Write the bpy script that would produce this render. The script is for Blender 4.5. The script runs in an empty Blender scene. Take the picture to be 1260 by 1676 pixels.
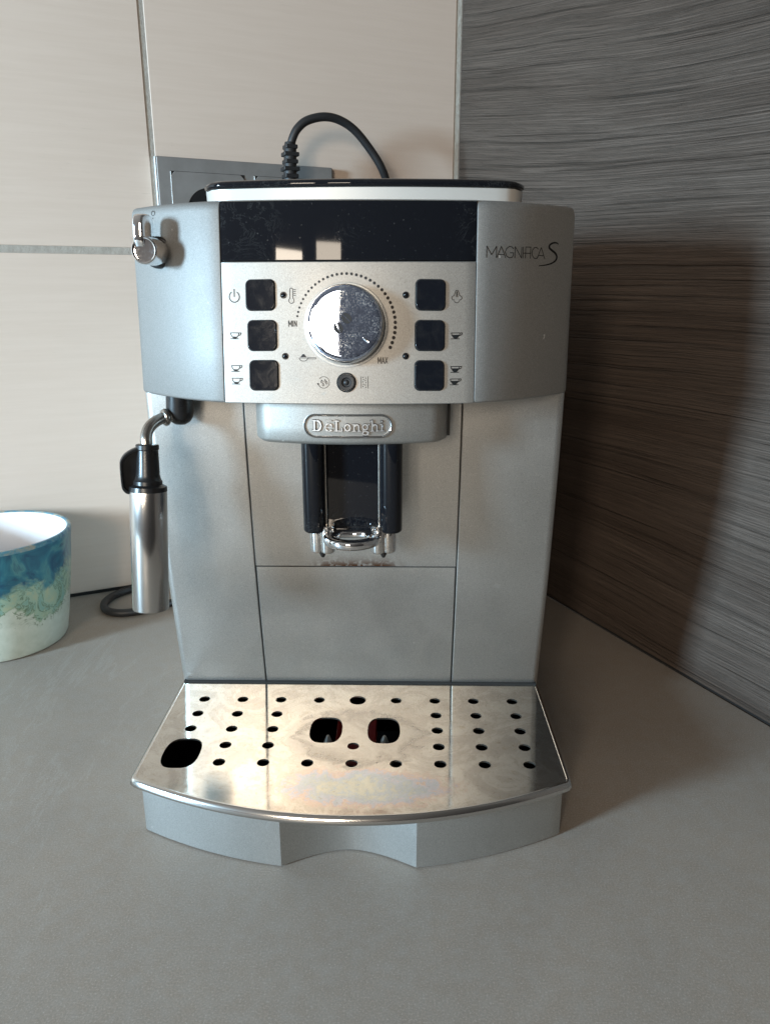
import bpy, bmesh, math, random
from mathutils import Vector, Matrix
random.seed(7)
sc = bpy.context.scene
R = math.radians

# ------------------------------------------------------------------ camera
# world frame = the machine's own frame: x right, y away from the viewer, z up, metres
cam_d = bpy.data.cameras.new("camera"); cam = bpy.data.objects.new("camera", cam_d)
sc.collection.objects.link(cam); sc.camera = cam
cam_d.sensor_fit = 'VERTICAL'; cam_d.sensor_height = 36.0; cam_d.lens = 36.0 * 1230 / 1676
cam_d.clip_start = 0.01; cam_d.clip_end = 50
cam.location = (0.0248, 0.0, 0.290)
cam.rotation_euler = (Matrix.Rotation(R(1.0), 3, 'Z') @ Matrix.Rotation(R(90 - 16.4), 3, 'X') @ Matrix.Rotation(R(-0.05), 3, 'Z')).to_euler()

# ------------------------------------------------------------------ world (dim indoor surroundings)
w = bpy.data.worlds.new("World"); sc.world = w; w.use_nodes = True
nt = w.node_tree; nt.nodes.clear()
wo = nt.nodes.new('ShaderNodeOutputWorld'); bg = nt.nodes.new('ShaderNodeBackground')
tc = nt.nodes.new('ShaderNodeTexCoord'); sep = nt.nodes.new('ShaderNodeSeparateXYZ')
rp = nt.nodes.new('ShaderNodeValToRGB'); mr = nt.nodes.new('ShaderNodeMapRange')
nt.links.new(tc.outputs['Generated'], sep.inputs[0]); nt.links.new(sep.outputs['Z'], mr.inputs['Value'])
mr.inputs['From Min'].default_value = -1; mr.inputs['From Max'].default_value = 1
nt.links.new(mr.outputs[0], rp.inputs[0])
el = rp.color_ramp.elements
el[0].position = 0.30; el[0].color = (0.10, 0.085, 0.07, 1)
el[1].position = 0.95; el[1].color = (0.62, 0.60, 0.57, 1)
e = el.new(0.5); e.color = (0.27, 0.25, 0.24, 1)
rx = nt.nodes.new('ShaderNodeMapRange'); rx.interpolation_type = 'SMOOTHSTEP'   # brighter towards the window side (left) of the room
nt.links.new(sep.outputs['X'], rx.inputs['Value'])
for k_, v_ in (('From Min', -.8), ('From Max', .55), ('To Min', 1.50), ('To Max', .30)): rx.inputs[k_].default_value = v_
vm = nt.nodes.new('ShaderNodeVectorMath'); vm.operation = 'SCALE'
nt.links.new(rp.outputs[0], vm.inputs[0]); nt.links.new(rx.outputs[0], vm.inputs['Scale'])
nt.links.new(vm.outputs[0], bg.inputs[0]); bg.inputs[1].default_value = 0.42
nt.links.new(bg.outputs[0], wo.inputs[0])

# ------------------------------------------------------------------ lamps: windows of the room
def area(name, loc, target, sx, sy, power, col, roll=0):
    d = bpy.data.lights.new(name, 'AREA'); d.shape = 'RECTANGLE'; d.size = sx; d.size_y = sy
    d.energy = power; d.color = col
    o = bpy.data.objects.new(name, d); sc.collection.objects.link(o); o.location = loc
    o.rotation_euler = (Vector(target) - Vector(loc)).to_track_quat('-Z', 'Y').to_euler()
    o.rotation_euler.rotate_axis('Z', R(roll))
    return o
area("side_window_light", (-1.56, -0.62, 0.47), (0, .40, .28), 0.27, 0.34, 74.0, (0.53, 0.79, 1.0))
area("room_window_light", (-0.345, -2.0, 0.79), (-.05, .4, .25), 0.23, 0.68, 10.0, (1.0, 0.86, 0.70), 0)
area("room_window_light", (-0.73, -1.95, 0.77), (-.05, .4, .25), 0.25, 0.66, 19.0, (1.0, 0.86, 0.70), 0)

sc.view_settings.view_transform = 'Standard'; sc.view_settings.look = 'None'
sc.view_settings.exposure = 0.0; sc.view_settings.gamma = 1.0

# ------------------------------------------------------------------ material helpers
class M:
    def __init__(s, name):
        s.m = bpy.data.materials.new(name); s.m.use_nodes = True; s.t = s.m.node_tree
        s.b = s.t.nodes['Principled BSDF']; s.co = None
    def n(s, typ, **kw):
        x = s.t.nodes.new(typ)
        for k, v in kw.items():
            if k in x.inputs: x.inputs[k].default_value = v
            else: setattr(x, k, v)
        return x
    def l(s, a, b): s.t.links.new(a, b)
    def coord(s, scale=(1, 1, 1), rot=(0, 0, 0), loc=(0, 0, 0)):
        if not s.co: s.co = s.n('ShaderNodeTexCoord')
        mp = s.n('ShaderNodeMapping'); mp.inputs['Scale'].default_value = scale
        mp.inputs['Rotation'].default_value = rot; mp.inputs['Location'].default_value = loc
        s.l(s.co.outputs['Object'], mp.inputs[0]); return mp.outputs[0]
    def noise(s, scale, detail=3, rough=.5, dist=0, vec=None):
        x = s.n('ShaderNodeTexNoise'); x.inputs['Scale'].default_value = scale
        x.inputs['Detail'].default_value = detail; x.inputs['Roughness'].default_value = rough
        x.inputs['Distortion'].default_value = dist
        s.l(vec if vec is not None else s.coord(), x.inputs['Vector']); return x.outputs[0]
    def ramp(s, fac, stops, interp='LINEAR'):
        r_ = s.n('ShaderNodeValToRGB'); r_.color_ramp.interpolation = interp
        e_ = r_.color_ramp.elements
        e_[0].position, e_[0].color = stops[0][0], c4(stops[0][1])
        e_[1].position, e_[1].color = stops[-1][0], c4(stops[-1][1])
        for p, c in stops[1:-1]:
            q = e_.new(p); q.color = c4(c)
        s.l(fac, r_.inputs[0]); return r_.outputs[0]
    def mix(s, fac, a, b, mode='MIX'):
        x = s.n('ShaderNodeMix', data_type='RGBA', blend_type=mode)
        for sock, v in ((x.inputs[0], fac), (x.inputs[6], a), (x.inputs[7], b)):
            if isinstance(v, (int, float)): sock.default_value = v
            elif isinstance(v, tuple): sock.default_value = c4(v)
            else: s.l(v, sock)
        return x.outputs[2]
    def math(s, op, a, b=0.0, clamp=False):
        x = s.n('ShaderNodeMath', operation=op); x.use_clamp = clamp
        for sock, v in ((x.inputs[0], a), (x.inputs[1], b)):
            if isinstance(v, (int, float)): sock.default_value = v
            else: s.l(v, sock)
        return x.outputs[0]
    def set(s, **kw):
        for k, v in kw.items():
            k = k.replace('_', ' ')
            sock = s.b.inputs[k]
            if isinstance(v, (int, float)): sock.default_value = v
            elif isinstance(v, tuple): sock.default_value = c4(v)
            else: s.l(v, sock)
        return s
    def bump(s, h, dist, strength=1.0):
        x = s.n('ShaderNodeBump'); x.inputs['Distance'].default_value = dist
        x.inputs['Strength'].default_value = strength
        s.l(h, x.inputs['Height']); s.l(x.outputs[0], s.b.inputs['Normal'])
        return s
def c4(c):
    return (c, c, c, 1) if isinstance(c, (int, float)) else (tuple(c) + (1,) if len(c) == 3 else tuple(c))

def silver_paint(name, base=(.47, .465, .45), rough=.42, metal=.85, stain=False, dirt=.5):
    m = M(name)
    sp = m.noise(2300, 2, .7)
    spr = m.ramp(sp, [(.30, .77), (.50, .99), (.72, 1.26)])
    big = m.noise(14, 4, .6)
    col = m.mix(1.0, base, spr, 'MULTIPLY')
    dust = m.ramp(m.noise(260, 6, .75, 1.0), [(.60, 0.0), (.74, 1.0)])
    col = m.mix(m.math('MULTIPLY', dust, .28 * dirt), col, (.75, .72, .66))
    dots = m.ramp(m.noise(430, 2, .5), [(.19, 1.0), (.225, 0.0)])
    col = m.mix(m.math('MULTIPLY', dots, dirt), col, (.12, .09, .06))
    rg = m.math('ADD', m.ramp(big, [(.3, rough - .04), (.75, rough + .07)]), m.math('MULTIPLY', dust, .15))
    if stain:
        s_ = m.n('ShaderNodeSeparateXYZ'); m.l(m.coord(), s_.inputs[0])
        near = m.ramp(m.math('SUBTRACT', s_.outputs['Z'], .1285), [(0.0010, 1.0), (.0052, 0.0)])
        ax = m.math('ABSOLUTE', s_.outputs['X'])
        nx = m.ramp(ax, [(.018, 1.0), (.030, 0.0)])
        ns = m.ramp(m.noise(210, 4, .6, .5), [(.41, 0.0), (.52, 1.0)])
        k = m.math('MULTIPLY', m.math('MULTIPLY', near, nx), ns)
        col = m.mix(k, col, (.14, .055, .018))
    wd_ = m.ramp(m.noise(230, 2, .5, 0, m.coord(loc=(3, 1, 2))), [(.775, 0.0), (.80, .55)])
    col = m.mix(wd_, col, (.85, .84, .80))
    m.set(Base_Color=col, Metallic=metal, Roughness=rg)
    m.bump(sp, .00004, .6)
    return m.m

mat = {}
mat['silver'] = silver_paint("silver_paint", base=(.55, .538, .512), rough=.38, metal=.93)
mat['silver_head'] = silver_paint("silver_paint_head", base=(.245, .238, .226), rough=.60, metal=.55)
mat['silver_panel'] = silver_paint("silver_paint_panel", base=(.375, .360, .335), rough=.51, metal=.82)
mat['silver_door'] = silver_paint("silver_paint_stained", base=(.55, .538, .512), rough=.38, metal=.93, stain=True)
mat['silver_smooth'] = silver_paint("grey_plastic", base=(.42, .42, .405), rough=.46, dirt=.25)
m = M("light_rim_plastic"); m.set(Base_Color=(.52, .49, .45), Roughness=.35, Metallic=.15); mat['rim'] = m.m

m = M("chrome")
ng = m.noise(900, 3, .6)
m.set(Base_Color=(.78, .78, .79), Metallic=1.0, Roughness=m.ramp(ng, [(.4, .05), (.8, .14)])); mat['chrome'] = m.m

m = M("soft_chrome"); m.set(Base_Color=(.88, .88, .88), Metallic=.85, Roughness=.34); mat['softchrome'] = m.m
m = M("dark_chrome"); m.set(Base_Color=(.085, .085, .09), Metallic=.9, Roughness=.3); mat['letter_side'] = m.m
m = M("dirty_chrome")
n1 = m.noise(1500, 3, .6, .2); n2 = m.noise(110, 4, .6)
sm = m.math('MULTIPLY', m.ramp(n1, [(.50, 0.0), (.62, 1.0)]), m.ramp(n2, [(.36, .10), (.60, .95)]))
bs = m.mix(sm, (.50, .60, .82), (.95, .95, .93))
m.set(Base_Color=bs, Metallic=m.math('SUBTRACT', 1.0, m.math('MULTIPLY', sm, .22)), Roughness=m.math('ADD', .02, m.math('MULTIPLY', sm, .04)))
mat['knob_face'] = m.m

m = M("spotted_chrome")
sm = m.ramp(m.noise(600, 5, .8, .4), [(.50, 0.0), (.66, 1.0)])
cs = m.mix(sm, (.72, .71, .70), (.45, .38, .30))
m.set(Base_Color=cs, Metallic=m.math('SUBTRACT', 1.0, m.math('MULTIPLY', sm, .35)), Roughness=m.math('ADD', .06, m.math('MULTIPLY', sm, .3)))
mat['spotted'] = m.m

m = M("brushed_steel")
st = m.noise(60, 4, .7, 0, m.coord(scale=(1, 1, .02)))
m.set(Base_Color=(.60, .59, .575), Metallic=1.0, Roughness=m.ramp(st, [(.3, .17), (.8, .26)]))
tg = m.n('ShaderNodeTangent'); tg.direction_type = 'RADIAL'; tg.axis = 'Z'; m.l(tg.outputs[0], m.b.inputs['Tangent'])
m.b.inputs['Anisotropic'].default_value = .8
mat['sleeve'] = m.m
m = M("lip_steel"); m.set(Base_Color=(.64, .63, .61), Metallic=1.0, Roughness=.17); mat['steel'] = m.m

m = M("dull_steel_pipe")
m.set(Base_Color=m.ramp(m.noise(300, 4, .7), [(.35, (.46, .44, .41)), (.7, (.33, .31, .29))]), Metallic=1.0, Roughness=.26)
mat['pipe'] = m.m

m = M("black_plastic")
m.set(Base_Color=(.012, .012, .013), Roughness=m.ramp(m.noise(140, 4, .6), [(.35, .26), (.75, .42)])); mat['black'] = m.m
m = M("black_rubber"); m.set(Base_Color=(.014, .014, .015), Roughness=.48); mat['rubber'] = m.m
m = M("seam_black"); m.set(Base_Color=(.010, .010, .010), Roughness=.8); mat['seam'] = m.m
m = M("printed_ink"); m.set(Base_Color=(.045, .040, .038), Roughness=.8, Specular_IOR_Level=.15); mat['ink'] = m.m
m = M("printed_ink_black"); m.set(Base_Color=(.012, .012, .012), Roughness=.8, Specular_IOR_Level=.15); mat['ink2'] = m.m

m = M("gloss_black")
n1 = m.noise(55, 6, .72, 1.6); n2 = m.noise(16, 3, .5)
sp = m.ramp(m.noise(900, 2, .5), [(.715, 0.0), (.74, 1.0)])
edge = m.math('ABSOLUTE', m.math('SUBTRACT', n1, .5))
film = m.math('MULTIPLY', m.ramp(edge, [(.0, .6), (.012, 0.0)]), m.ramp(n2, [(.52, 0.0), (.68, .4)]))
fl = m.math('ADD', film, m.math('MULTIPLY', sp, .25), clamp=True)
m.set(Base_Color=m.mix(m.math('MULTIPLY', fl, .28), (.006, .0065, .0085), (.55, .55, .52)), Roughness=m.math('ADD', .03, m.math('MULTIPLY', fl, .4)), Specular_IOR_Level=.33)
mat['gloss'] = m.m

m = M("button_black")
n1 = m.noise(130, 5, .7, .8)
fl = m.ramp(n1, [(.48, 0.0), (.75, 1.0)])
m.set(Base_Color=m.mix(m.math('MULTIPLY', fl, .02), (.006, .007, .010), (.4, .36, .30)), Roughness=m.math('ADD', .07, m.math('MULTIPLY', fl, .05)))
mat['button'] = m.m

# drip grate: worn polished steel with dried water marks and a bluish heat-like film in the middle
m = M("worn_grate_steel")
v = m.coord()
s_ = m.n('ShaderNodeSeparateXYZ'); m.l(v, s_.inputs[0])
n1 = m.noise(38, 7, .72, 1.8); n2 = m.noise(320, 5, .75, .8); n3 = m.noise(90, 5, .7, 1.2)
band = m.math('ABSOLUTE', m.math('SUBTRACT', n1, .52))
tide = m.ramp(band, [(.0, 1.0), (.012, 0.0)])
base = m.mix(m.ramp(n1, [(.40, 0.0), (.62, 1.0)]), (.68, .65, .59), (.54, .505, .46))
base = m.mix(m.math('MULTIPLY', tide, .45), base, (.36, .30, .23))
base = m.mix(m.math('MULTIPLY', m.ramp(n2, [(.56, 0.0), (.66, 1.0)]), .45), base, (.46, .37, .25))
dx = m.math('MULTIPLY', m.math('SUBTRACT', s_.outputs['X'], .006), 1 / .052)
dy = m.math('MULTIPLY', m.math('SUBTRACT', s_.outputs['Y'], .337), 1 / .018)
rr = m.math('ADD', m.math('MULTIPLY', dx, dx), m.math('MULTIPLY', dy, dy))
rr = m.math('ADD', rr, m.math('MULTIPLY', m.math('SUBTRACT', n3, .5), 2.2))
rr = m.math('ADD', rr, m.math('MULTIPLY', m.math('SUBTRACT', n2, .5), 1.3))
film = m.ramp(rr, [(.0, (.50, .52, .45)), (.25, (.36, .45, .54)), (.48, (.46, .50, .62)), (.70, (.62, .46, .40)), (1.0, (.62, .47, .28)), (1.35, (.62, .57, .50))])
base = m.mix(m.ramp(rr, [(.7, .70), (1.7, 0.0)]), base, film)
# matt dried milk-coffee ring round the two big openings
ex = m.math('MULTIPLY', m.math('SUBTRACT', s_.outputs['X'], .002), 1 / .040)
ey = m.math('MULTIPLY', m.math('SUBTRACT', s_.outputs['Y'], .384), 1 / .031)
er = m.math('ADD', m.math('ADD', m.math('MULTIPLY', ex, ex), m.math('MULTIPLY', ey, ey)), m.math('MULTIPLY', m.math('SUBTRACT', n1, .5), 2.4))
mring = m.ramp(er, [(.40, .45), (.85, .90), (1.05, 0.0)])
base = m.mix(m.math('MULTIPLY', mring, .8), base, (.43, .39, .345))
crk = m.ramp(m.noise(700, 4, .7, 1.0), [(.58, 0.0), (.66, 1.0)])
base = m.mix(m.math('MULTIPLY', m.math('MULTIPLY', crk, m.ramp(n1, [(.35, .2), (.6, 1.0)])), .5), base, (.30, .22, .13))
sc_ = m.noise(500, 3, .6, 0, m.coord(scale=(1, .06, 1), rot=(0, 0, .35)))
rg = m.math('ADD', m.ramp(n3, [(.35, .055), (.70, .14)]), m.math('MULTIPLY', m.ramp(sc_, [(.55, 0.0), (.75, 1.0)]), .06))
rg = m.math('ADD', rg, m.math('MULTIPLY', mring, .20))
rg = m.math('ADD', rg, m.math('MULTIPLY', m.ramp(rr, [(.5, 1.0), (1.5, 0.0)]), .06))
m.set(Base_Color=base, Metallic=.95, Roughness=rg)
m.bump(m.noise(150, 4, .6), .00004, .4)
mat['grate'] = m.m

m = M("tray_inside"); m.set(Base_Color=(.015, .013, .012), Roughness=.35); mat['dark'] = m.m
m = M("float_red"); m.set(Base_Color=(.16, .012, .010), Roughness=.4); mat['red'] = m.m
m = M("grey_peg"); m.set(Base_Color=(.42, .41, .38), Roughness=.35, Metallic=.3); mat['peg'] = m.m

# wall tiles: matt cream with faint brushed lines
m = M("cream_tile")
ln = m.noise(9, 5, .65, .3, m.coord(scale=(1.2, 1.2, 26)))
fn = m.noise(30, 4, .7, .2, m.coord(scale=(1.5, 1.5, 22)))
big = m.noise(4, 2, .5)
col = m.mix(m.ramp(ln, [(.40, 0.0), (.62, 1.0)]), (.61, .495, .41), (.635, .52, .435))
col = m.mix(m.math('MULTIPLY', m.math('MULTIPLY', m.ramp(fn, [(.30, 1.0), (.40, 0.0)]), m.ramp(m.noise(7, 3, .6), [(.45, 0.0), (.62, 1.0)])), .45), col, (.48, .39, .315))
col = m.mix(m.math('MULTIPLY', m.ramp(big, [(.35, 0.0), (.7, 1.0)]), .22), col, (.61, .485, .40))
m.set(Base_Color=col, Roughness=.55)
m.bump(m.math('ADD', ln, m.math('MULTIPLY', fn, .6)), .0002, .3)
mat['tile'] = m.m
m = M("grout")
m.set(Base_Color=m.ramp(m.noise(120, 5, .7), [(.3, (.31, .28, .24)), (.7, (.43, .39, .34))]), Roughness=.9)
m.bump(m.noise(500, 4, .7), .0006); mat['grout'] = m.m
m = M("corner_sealant")
dk = m.ramp(m.noise(50, 3, .6), [(.70, 0.0), (.75, 1.0)])
m.set(Base_Color=m.mix(dk, (.50, .48, .43), (.12, .10, .08)), Roughness=.6)
m.bump(m.noise(160, 3, .6), .0008); mat['seal'] = m.m

# dark rough-sawn wood decor panel, grain coordinate bends with height
m = M("wood_grain_panel")
v = m.coord(); s_ = m.n('ShaderNodeSeparateXYZ'); m.l(v, s_.inputs[0])
U, Z = s_.outputs['X'], s_.outputs['Z']
up = m.math('MAXIMUM', m.math('SUBTRACT', Z, .25), 0.0)
wob = m.math('ADD', m.math('MULTIPLY', m.math('SUBTRACT', m.noise(2.2, 1, .5, 0, m.coord(scale=(1.0, 1, 1.4))), .5), .030), m.math('MULTIPLY', m.math('SUBTRACT', m.noise(26, 2, .5, 0, m.coord(scale=(.5, 1, 1.2))), .5), .0024))
g = m.math('ADD', m.math('ADD', Z, m.math('MULTIPLY', m.math('MULTIPLY', up, U), .75)), wob)
def gv(su, sg, off=0.0):
    c = m.n('ShaderNodeCombineXYZ')
    m.l(m.math('MULTIPLY', U, su), c.inputs[0]); m.l(m.math('MULTIPLY', g, sg), c.inputs[1]); c.inputs[2].default_value = off
    return c.outputs[0]
a1 = m.noise(1, 3, .6, .15, gv(2.6, 250)); a2 = m.noise(1, 4, .7, .3, gv(9, 1150, 3.1)); a3 = m.noise(1, 3, .5, 0, gv(2, 22, 7.7))
groove = m.ramp(a1, [(.34, 0.0), (.43, 1.0)])
fine = m.ramp(a2, [(.36, 0.0), (.56, 1.0)])
hgt = m.math('ADD', m.math('ADD', m.math('MULTIPLY', groove, .55), m.math('MULTIPLY', a1, .5)), m.math('MULTIPLY', fine, .22))
col = m.mix(m.ramp(a3, [(.35, 0.0), (.65, 1.0)]), (.074, .053, .041), (.116, .088, .071))
col = m.mix(m.math('MULTIPLY', m.ramp(a2, [(.35, 1.0), (.55, 0.0)]), .65), col, (.036, .028, .022))
col = m.mix(m.math('MULTIPLY', m.math('SUBTRACT', 1.0, groove), .48), col, (.022, .017, .013))
m.set(Base_Color=col, Roughness=m.ramp(a2, [(.3, .62), (.7, .48)]), Specular_IOR_Level=.35)
m.bump(hgt, .0015, 1.0); mat['wood'] = m.m

# counter: stone decor laminate
m = M("stone_laminate")
n1 = m.noise(5, 5, .6, .6); n2 = m.noise(1100, 4, .75); n3 = m.noise(120, 5, .7)
col = m.mix(m.ramp(n1, [(.35, 0.0), (.68, 1.0)]), (.335, .277, .226), (.270, .230, .193))
vn = m.noise(3.4, 7, .66, .9, m.coord(scale=(4.2, .9, 1), rot=(0, 0, R(10))))
vein = m.ramp(m.math('ABSOLUTE', m.math('SUBTRACT', vn, .5)), [(.0, 1.0), (.014, 0.0)])
sx3 = m.n('ShaderNodeSeparateXYZ'); m.l(m.coord(), sx3.inputs[0])
vmask = m.math('MULTIPLY', m.ramp(m.noise(7.0, 3, .5), [(.40, .1), (.60, 1.0)]), m.ramp(m.math('ADD', sx3.outputs['X'], 1.0), [(.86, 1.0), (1.02, .12)]))
col = m.mix(m.math('MULTIPLY', m.math('MULTIPLY', vein, vmask), .22), col, (.47, .45, .41))
col = m.mix(m.ramp(n2, [(.42, .40), (.52, 0.0)]), col, (.18, .16, .14))
col = m.mix(m.ramp(n2, [(.56, 0.0), (.68, .50)]), col, (.56, .52, .47))
col = m.mix(m.math('MULTIPLY', m.ramp(n3, [(.4, 0.0), (.7, 1.0)]), .25), col, (.36, .35, .33))
m.set(Base_Color=col, Roughness=m.ramp(n3, [(.3, .46), (.7, .60)]), Specular_IOR_Level=.35)
m.bump(n2, .00005, .4); mat['counter'] = m.m

m = M("grey_socket_plastic")
m.set(Base_Color=m.ramp(m.noise(40, 4, .6), [(.35, (.215, .205, .195)), (.7, (.26, .25, .24))]), Roughness=.42, Metallic=.25); mat['plate'] = m.m
m = M("socket_edge"); m.set(Base_Color=(.62, .63, .62), Roughness=.3, Metallic=.3); mat['plate_edge'] = m.m

# poured-paint mug
m = M("poured_paint_glaze")
v = m.coord(); s_ = m.n('ShaderNodeSeparateXYZ'); m.l(v, s_.inputs[0])
wv = m.noise(16, 5, .62, 1.4); wv2 = m.noise(38, 6, .65, 2.2)
h = m.math('ADD', s_.outputs['Z'], m.math('MULTIPLY', m.math('SUBTRACT', wv, .5), .075))
h2 = m.math('DIVIDE', h, .0974)
sw = m.ramp(m.noise(34, 4, .55, 1.6), [(.35, (.012, .07, .13)), (.5, (.025, .15, .205)), (.60, (.07, .22, .235)), (.72, (.015, .06, .12))])
mint = m.ramp(wv2, [(.3, (.16, .32, .28)), (.5, (.27, .40, .31)), (.7, (.40, .42, .27))])
white = m.ramp(m.noise(90, 5, .7), [(.3, (.44, .48, .40)), (.7, (.56, .59, .51))])
col = m.mix(m.ramp(h2, [(.60, 0.0), (.68, 1.0)]), mint, sw)
col = m.mix(m.ramp(h2, [(.38, 1.0), (.42, 0.0)]), col, white)
vein = m.ramp(m.math('ABSOLUTE', m.math('SUBTRACT', wv2, .47)), [(.006, 1.0), (.022, 0.0)])
vm = m.ramp(h2, [(.28, 0.0), (.37, 1.0), (.58, .8), (.72, 0.0)])
col = m.mix(m.math('MULTIPLY', m.math('MULTIPLY', vein, vm), .9), col, (.07, .11, .05))
edge = m.ramp(m.math('ABSOLUTE', m.math('SUBTRACT', h2, .40)), [(.004, 1.0), (.020, 0.0)])
col = m.mix(m.math('MULTIPLY', edge, .45), col, (.12, .22, .10))
m.set(Base_Color=col, Roughness=.28); m.b.inputs['Coat Weight'].default_value = .3
m.bump(wv2, .0005, .5); mat['paint'] = m.m
m = M("white_glaze"); m.set(Base_Color=(.80, .79, .80), Roughness=.25); mat['white'] = m.m
m = M("rim_paint")
m.set(Base_Color=m.ramp(m.noise(70, 4, .6, 1.5), [(.35, (.03, .12, .20)), (.5, (.09, .22, .27)), (.65, (.30, .28, .22))]), Roughness=.3); mat['rimpaint'] = m.m

# ------------------------------------------------------------------ object helpers
def link(o, parent=None):
    sc.collection.objects.link(o)
    if parent is not None: o.parent = parent
    return o
def mesh(name, verts, faces, material, parent=None, smooth=True, bevel=0, seg=3, ang=35, mats=None, fmat=None):
    me = bpy.data.meshes.new(name); me.from_pydata([tuple(v) for v in verts], [], faces); me.validate()
    bm = bmesh.new(); bm.from_mesh(me); bmesh.ops.recalc_face_normals(bm, faces=bm.faces); bm.to_mesh(me); bm.free()
    me.materials.append(material)
    for x in (mats or []): me.materials.append(x)
    if fmat:
        for p, i in zip(me.polygons, fmat): p.material_index = i
    o = bpy.data.objects.new(name, me); link(o, parent)
    finish(o, smooth, bevel, seg, ang)
    return o
def finish(o, smooth=True, bevel=0, seg=3, ang=35):
    if smooth:
        o.data.shade_smooth() if hasattr(o.data, 'shade_smooth') else None
        for e_ in o.data.edges: pass
        if bevel <= 0:
            o.data.set_sharp_from_angle(angle=R(ang))
    if bevel > 0:
        b = o.modifiers.new('bevel', 'BEVEL'); b.width = bevel; b.segments = seg; b.limit_method = 'ANGLE'
        b.angle_limit = R(ang); b.harden_normals = True
def loft(rings, cap=True):
    """closed rings (equal counts) -> verts, faces"""
    V, F = [], []; n = len(rings[0])
    for r_ in rings: V += r_
    for k in range(len(rings) - 1):
        for i in range(n):
            j = (i + 1) % n
            F.append((k * n + i, k * n + j, (k + 1) * n + j, (k + 1) * n + i))
    if cap:
        F.append(tuple(range(n))[::-1]); F.append(tuple((len(rings) - 1) * n + i for i in range(n)))
    return V, F
def merge(parts):
    V, F = [], []
    for v, f in parts:
        o_ = len(V); V += list(v); F += [tuple(i + o_ for i in q) for q in f]
    return V, F
def box(x0, x1, y0, y1, z0, z1):
    return loft([[(x0, y0, z0), (x1, y0, z0), (x1, y1, z0), (x0, y1, z0)], [(x0, y0, z1), (x1, y0, z1), (x1, y1, z1), (x0, y1, z1)]])
def frame_of(axis):
    a = Vector(axis).normalized(); t = Vector((0, 0, 1)) if abs(a.z) < .9 else Vector((1, 0, 0))
    u = t.cross(a).normalized(); v = a.cross(u).normalized(); return a, u, v
def lathe(prof, base, axis, n=48):
    """prof: (radius, distance along axis)"""
    a, u, v = frame_of(axis); b = Vector(base); rings = []
    for r_, d in prof:
        rings.append([tuple(b + a * d + (u * math.cos(2 * math.pi * i / n) + v * math.sin(2 * math.pi * i / n)) * max(r_, 1e-6)) for i in range(n)])
    return loft(rings)
def catmull(P, sub=8):
    P = [Vector(p) for p in P]; out = []
    Q = [P[0] * 2 - P[1]] + P + [P[-1] * 2 - P[-2]]
    for i in range(1, len(Q) - 2):
        a, b, c, d = Q[i - 1:i + 3]
        for k in range(sub):
            t = k / sub
            out.append(.5 * ((2 * b) + (c - a) * t + (2 * a - 5 * b + 4 * c - d) * t * t + (3 * b - a - 3 * c + d) * t ** 3))
    out.append(P[-1]); return out
def tube(path, r, n=20):
    P = [Vector(p) for p in path]; rings = []; u = None
    for i, p in enumerate(P):
        t = (P[min(i + 1, len(P) - 1)] - P[max(i - 1, 0)]).normalized()
        if u is None: u = frame_of(t)[1]
        u = (u - t * u.dot(t)).normalized(); v = t.cross(u)
        rad = r(i / (len(P) - 1)) if callable(r) else r
        rings.append([tuple(p + (u * math.cos(2 * math.pi * k / n) + v * math.sin(2 * math.pi * k / n)) * rad) for k in range(n)])
    return loft(rings)
def empty(name, loc=(0, 0, 0), parent=None):
    o = bpy.data.objects.new(name, None); o.empty_display_size = .02; o.location = loc; return link(o, parent)
def tag(o, label=None, category=None, group=None, kind=None):
    for k, v in (('label', label), ('category', category), ('group', group), ('kind', kind)):
        if v: o[k] = v
    return o
def rrect(w_, h_, r_, n=6):
    pts = []
    for cx, cy, a0 in ((w_ / 2 - r_, h_ / 2 - r_, 0), (-w_ / 2 + r_, h_ / 2 - r_, 90), (-w_ / 2 + r_, -h_ / 2 + r_, 180), (w_ / 2 - r_, -h_ / 2 + r_, 270)):
        for k in range(n + 1):
            a = R(a0 + 90 * k / n); pts.append((cx + r_ * math.cos(a), cy + r_ * math.sin(a)))
    return pts

# ================================================================== SETTING
YW = R(25.6); CX, CY = .0882, .868
wall_dir = Vector((-math.cos(YW), -math.sin(YW), 0)); wall_in = Vector((math.sin(YW), -math.cos(YW), 0))  # u leftwards, n into room
# countertop
V, F = box(-1.6, .62, -.42, 1.2, -.04, 0.0)
# trim the slab to the two walls: polygon in plan
def P2(u, o_): p = Vector((CX, CY, 0)) + wall_dir * u + wall_in * o_; return (p.x, p.y)
cp = [P2(1.75, 1.05), P2(1.75, .0), P2(-.0, .0), P2(-.0, 1.05)]
V, F = loft([[(x, y, -.04) for x, y in cp], [(x, y, 0.0) for x, y in cp]])
counter = mesh("countertop", V, F, mat['counter'], smooth=False); tag(counter, "grey brown stone look worktop under the coffee machine", kind='structure')

# back wall: grout bed, tiles in front of it. Its own frame: x = u, y = out of wall, z up
wall = empty("tiled_wall", (CX, CY, 0)); tag(wall, "cream tiled wall behind the machine", kind='structure')
wall.rotation_euler = (0, 0, math.atan2(wall_dir.y, wall_dir.x))
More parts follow.
